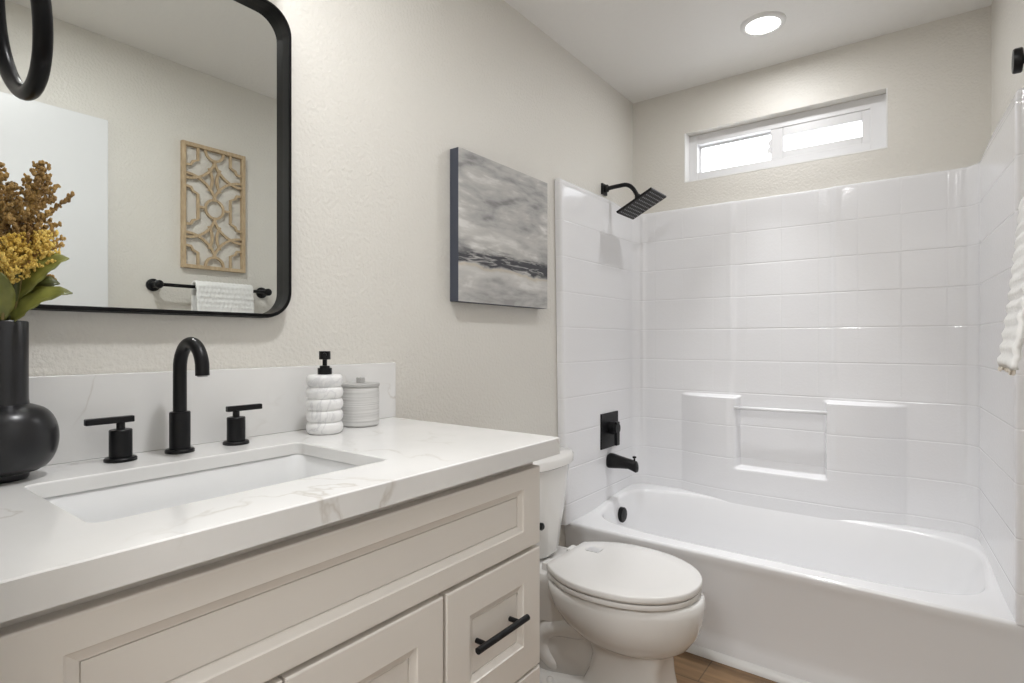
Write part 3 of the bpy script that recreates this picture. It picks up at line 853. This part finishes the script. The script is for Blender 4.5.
bm = B(); tube(bm, curve(vp(-.008, .01, -.09), vp(-.008, .018, .0), vp(-.004, .024, .07)), .0018, 8)
obj('stem', bm, M['stem'], g2, smooth=True)
leaf(g2, vp(.004, .016, .0), vp(.002, .028, .06), vp(.012, .030, .118), .014, M['leaf_dark'], Vector((1, 0, .1)))
leaf(g2, vp(-.004, .020, .0), vp(.006, .040, .035), vp(-.004, .048, .072), .013, M['leaf'], Vector((1, 0, .1)))
leaf(g2, vp(-.010, .010, .0), vp(-.03, .02, .06), vp(-.05, .012, .10), .015, M['leaf'])
leaf(g2, vp(-.010, .0, .02), vp(-.012, .01, .08), vp(-.018, .008, .13), .015, M['leaf_dark'], Vector((1, 0, .1)))
leaf(g2, vp(-.012, .012, .0), vp(-.04, .03, .03), vp(-.07, .02, .03), .014, M['leaf_dark'])

# ================================================================== ON THE LEFT WALL
# mirror
mi = thing('wall_mirror', (.0, .474, 1.19), 'rounded rectangular mirror in a thin black metal frame above the sink', 'mirror')
MY, MZ, MHY, MHZ = .4515, 1.545, .2715, .350
def mo(d): return rrect(MY, MZ, MHY-d, MHZ-d, .060-d, 10)
bm = B()
prof = [(.0008, mo(0)), (.0225, mo(0)), (.0240, mo(.0012)), (.0325, mo(.0016)), (.034, mo(.003)), (.034, mo(.0075)), (.0325, mo(.009)), (.006, mo(.009)), (.0008, mo(.009))]
R = [[bm.verts.new((x, y, z)) for y, z in r] for x, r in prof]
for a, b in zip(R, R[1:]+R[:1]):
    n = len(a)
    for k in range(n): bm.faces.new((a[k], a[(k+1) % n], b[(k+1) % n], b[k]))
obj('mirror_frame', bm, M['black_frame'], mi, smooth=True, autosm=.5)
bm = B(); loft(bm, [[(x, y, z) for y, z in mo(.0088)] for x in (.003, .008)])
obj('mirror_glass', bm, M['mirror'], mi)

# canvas
cv_ = thing('canvas_painting', (.02, 1.5275, 1.504), 'abstract grey canvas with a dark horizon band on the left wall', 'painting')
PY0, PY1, PZ0, PZ1 = 1.279, 1.777, 1.267, 1.742
bm = B(); box(bm, .0008, .0372, PY0, PY1, PZ0, PZ1)
obj('canvas_edge', bm, M['slate'], cv_, bevel=.002)['label'] = 'dark slate side of the canvas'
bm = B(); box(bm, .0368, .0380, PY0+.0005, PY1-.0005, PZ0+.0005, PZ1-.0005)
obj('painted_face', bm, M['painting'], cv_)

# vanity light above the mirror (its lower glow lights the counter)
vl = thing('vanity_light', (0, .474, 2.10), 'black bar vanity light with three opal shades above the mirror', 'wall light')
bm = B(); box(bm, .0008, .022, .24, .708, 2.075, 2.135)
obj('back_plate', bm, M['black'], vl, bevel=.002)
for yy in (.30, .474, .648):
    bm = B(); tube(bm, [(.02, yy, 2.105), (.12, yy, 2.105), (.145, yy, 2.10), (.15, yy, 2.085)], .007, 12); lathe(bm, [(.022, 0), (.022, .018), (.010, .022)], (.15, yy, 2.068), 20)
    obj('arm', bm, M['black'], vl, smooth=True, autosm=.7)
    bm = B(); lathe(bm, [(.030, .065), (.040, .055), (.042, .0), (.040, -.002), (.038, 0), (.038, .053), (.028, .062)], (.15, yy, 2.003), 28, cap=False)
    obj('shade', bm, M['globe'], vl, smooth=True)

# towel ring on the short wall beside the vanity
tr = thing('towel_ring', (.336, NEAR, 1.612), 'thick black metal towel ring at the upper left beside the mirror', 'towel ring')
bm = B(); RY, RX, RZ, RR = .180, .336, 1.528, .085
n1, n2 = 64, 16; vsr = []
for i in range(n1):
    a = 2*PI*i/n1; ring_ = []
    for k in range(n2):
        b_ = 2*PI*k/n2; rad = RR + .0092*math.cos(b_)
        hz_ = rad*math.cos(a); oy_ = .0092*math.sin(b_)
        ring_.append(bm.verts.new((RX+rad*math.sin(a), RY+oy_*math.cos(.144)-hz_*math.sin(.144), RZ+hz_*math.cos(.144)+oy_*math.sin(.144))))
    vsr.append(ring_)
for i in range(n1):
    for k in range(n2): bm.faces.new((vsr[i][k], vsr[(i+1) % n1][k], vsr[(i+1) % n1][(k+1) % n2], vsr[i][(k+1) % n2]))
obj('ring', bm, M['black_frame'], tr, smooth=True)
bm = B(); lathe(bm, [(.026, .0006), (.026, .008), (.012, .012), (.011, .046), (.0145, .050), (.0145, .078), (.001, .079)], (RX, NEAR, RZ+RR-.001), 28, 'y')
obj('mount', bm, M['black'], tr, smooth=True, autosm=.7)

# ================================================================== ON THE RIGHT WALL
TBZ, TBX = 1.378, 1.352
tb = thing('towel_bar', (WR, 1.205, TBZ), 'black towel bar with round posts below the wooden fretwork panel', 'towel bar')
bm = B(); tube(bm, [(TBX, .955, TBZ), (TBX, 1.449, TBZ)], .0075, 16)
obj('bar', bm, M['black'], tb, smooth=True, autosm=.8)
for yy in (.970, 1.441):
    bm = B(); lathe(bm, [(.026, -.0006), (.026, -.009), (.013, -.013), (.012, -.045), (.017, -.048), (.017, -.068), (.012, -.072), (.001, -.073)], (WR, yy, TBZ), 28, 'x')
    obj('post', bm, M['black'], tb, smooth=True, autosm=.7)
# towel folded over the bar
tw = thing('bath_towel', (TBX, 1.255, TBZ), 'white ribbed waffle towel folded over the black towel bar', 'towel')
prof = []
zb_f, zb_b = 1.100, 1.140
for k in range(41):
    t = k/40; z = zb_f + (1.384-zb_f)*t; prof.append((1.298+.032*t**.8, z))
for k in range(1, 12):
    a = PI*k/12; prof.append((1.3525-.0225*math.cos(a), 1.384+.020*math.sin(a)))
for k in range(30):
    t = k/29; z = 1.384 + (zb_b-1.384)*t; prof.append((1.375+.008*t, z))
NY = 66; bm = B(); rows = []
for j in range(NY+1):
    y = 1.108 + .250*j/NY; row = []
    for i, (x, z) in enumerate(prof):
        s = i*.0075
        am = .0045*abs(math.sin(PI*s/.024))**.8 + .0016*math.sin(2*PI*y/.018)*math.sin(PI*s/.024)
        wav = .003*math.sin(y*38)*(1-i/len(prof))
        if i <= 40: dx, dz = -am+wav, 0
        elif i <= 51:
            a = PI*(i-40)/12; dx, dz = -am*math.cos(a)*.6, am*math.sin(a)*.6
        else: dx, dz = am*.6, 0
        row.append(bm.verts.new((x+dx, y, z+dz)))
    rows.append(row)
for a, b in zip(rows, rows[1:]):
    for k in range(len(prof)-1): bm.faces.new((a[k], b[k], b[k+1], a[k+1]))
o = obj('towel_cloth', bm, M['towel'], tw, smooth=True)
md = o.modifiers.new('thickness', 'SOLIDIFY'); md.thickness = .009; md.offset = -1
bm = B()
for k in range(48):
    y = 1.111+.244*k/47; x = 1.302+.003*math.sin(y*38)
    tube(bm, [(x, y, zb_f+.006), (x-.002+random.uniform(-.003, .003), y+random.uniform(-.002, .002), zb_f-.004-random.uniform(0, .004))], .0019, 6)
obj('fringe', bm, M['fringe'], tw)

# wood fretwork panel
wa = thing('wall_art', (WR, 1.2225, 1.737), 'pale wood fretwork panel of overlapping arcs hung above the towel bar', 'wall art')
AY0, AY1, AZ0, AZ1 = 1.077, 1.354, 1.463, 2.010
AX0, AX1 = WR-.022, WR-.001
bm = B(); fw = .016
def rr4(ins, x): return [(x, AY0+ins, AZ0+ins), (x, AY1-ins, AZ0+ins), (x, AY1-ins, AZ1-ins), (x, AY0+ins, AZ1-ins)]
R = [[bm.verts.new(p) for p in r] for r in (rr4(0, AX0), rr4(fw, AX0), rr4(fw, AX1), rr4(0, AX1))]
for a, b in zip(R, R[1:]+R[:1]):
    for k in range(4): bm.faces.new((a[k], a[(k+1) % 4], b[(k+1) % 4], b[k]))
obj('art_frame', bm, M['wood'], wa, bevel=.001)
cyA, czA = (AY0+AY1)/2, (AZ0+AZ1)/2; hyA, hzA = (AY1-AY0)/2-fw, (AZ1-AZ0)/2-fw
bm = B()
def strip(bm, pts, wd=.0095, xa=AX0+.004, xb=AX1-.006):
    """flat bar along pts (normalised: x -1..1, y -2..2)"""
    strip.n = getattr(strip, 'n', 0)+1; xa += .00018*(strip.n % 11); xb -= .00018*(strip.n % 11)   # no two bars share a face
    q = [Vector((cyA+p[0]*hyA, czA+p[1]/2*hzA)) for p in pts]; L_ = []
    for i, p in enumerate(q):
        d = (q[min(i+1, len(q)-1)]-q[max(i-1, 0)]).normalized(); nrm_ = Vector((-d.y, d.x))
        L_.append([(xa, *(p+nrm_*wd/2)), (xa, *(p-nrm_*wd/2)), (xb, *(p-nrm_*wd/2)), (xb, *(p+nrm_*wd/2))])
    loft(bm, L_)
def arc(cx, cy, r, n=48):
    seg = []; run = []
    for k in range(n*2+1):
        a = 2*PI*k/(2*n); x, y = cx+r*math.cos(a), cy+r*math.sin(a)
        if abs(x) <= 1.02 and abs(y) <= 2.02: run.append((x, y))
        elif run:
            seg.append(run); run = []
    if run: seg.append(run)
    return [s for s in seg if len(s) > 2]
def clip(run):
    out = []; cur = []
    for x, y in run:
        if min(math.hypot(x, (y-c)*.95) for c in (0, 2, -2)) > .30: cur.append((x, y))
        else:
            if len(cur) > 2: out.append(cur)
            cur = []
    if len(cur) > 2: out.append(cur)
    return out
WB = .0105
for cx, cy in ((-1, 2), (1, 2), (-1, -2), (1, -2), (-1, 0), (1, 0)):
    for s in arc(cx, cy, 1.08, 120):
        for q_ in clip(s): strip(bm, q_, WB)
for cy in (0, 2, -2):
    for s in arc(0, cy, .32): strip(bm, s, WB)
for sx in (-1, 1):
    strip(bm, [(sx*1, .64), (sx*.82, .62), (sx*.76, .50), (sx*.58, .42), (sx*.58, -.42), (sx*.76, -.50), (sx*.82, -.62), (sx*1, -.64)], WB)
    strip(bm, [(sx*.60, 0), (sx*.31, 0)], WB)
    for sy in (-1, 1):
        strip(bm, [(sx*1, sy*1.36), (sx*.82, sy*1.38), (sx*.76, sy*1.50), (sx*.58, sy*1.58), (sx*.58, sy*2.0)], WB)
        strip(bm, [(sx*(.20-.12*math.sin(PI*k/12)), sy*(.60+.80*k/12)) for k in range(13)], WB)
obj('fretwork', bm, M['wood'], wa)

# robe hook
rh = thing('robe_hook', (WR, 1.75, 1.797), 'black robe hook with a flat round knob high on the right wall', 'hook')
bm = B(); lathe(bm, [(.027, -.0006), (.027, -.008), (.010, -.011), (.009, -.040)], (WR, 1.75, 1.797), 24, 'x')
obj('hook_base', bm, M['black'], rh, smooth=True, autosm=.7)
bm = B(); lathe(bm, [(.009, -.038), (.026, -.040), (.028, -.042), (.028, -.054), (.026, -.057), (.001, -.058)], (WR, 1.75, 1.797), 28, 'x')
obj('hook_knob', bm, M['black'], rh, smooth=True, autosm=.7)

# ================================================================== CEILING LIGHTS
def downlight(x, y, label):
    t = thing('ceiling_light', (x, y, H), label, 'ceiling light', 'recessed ceiling lights')
    bm = B(); lathe(bm, [(.080, -.0005), (.079, -.006), (.074, -.011), (.064, -.013), (.060, -.011), (.060, -.0005)], (x, y, H), 48, cap=False)
    obj('trim_ring', bm, M['white_paint'], t, smooth=True)
    bm = B(); lathe(bm, [(.060, -.004), (.060, -.0095), (.001, -.010)], (x, y, H), 48)
    obj('lens', bm, M['lens'], t, smooth=True, autosm=.6)
downlight(.694, 2.250, 'round white recessed ceiling light over the bathtub')
downlight(.66, .62, 'added fill light, out of view, in a round white ceiling fixture over the vanity side')  # unseen fixture added to go with the fill light on the vanity side
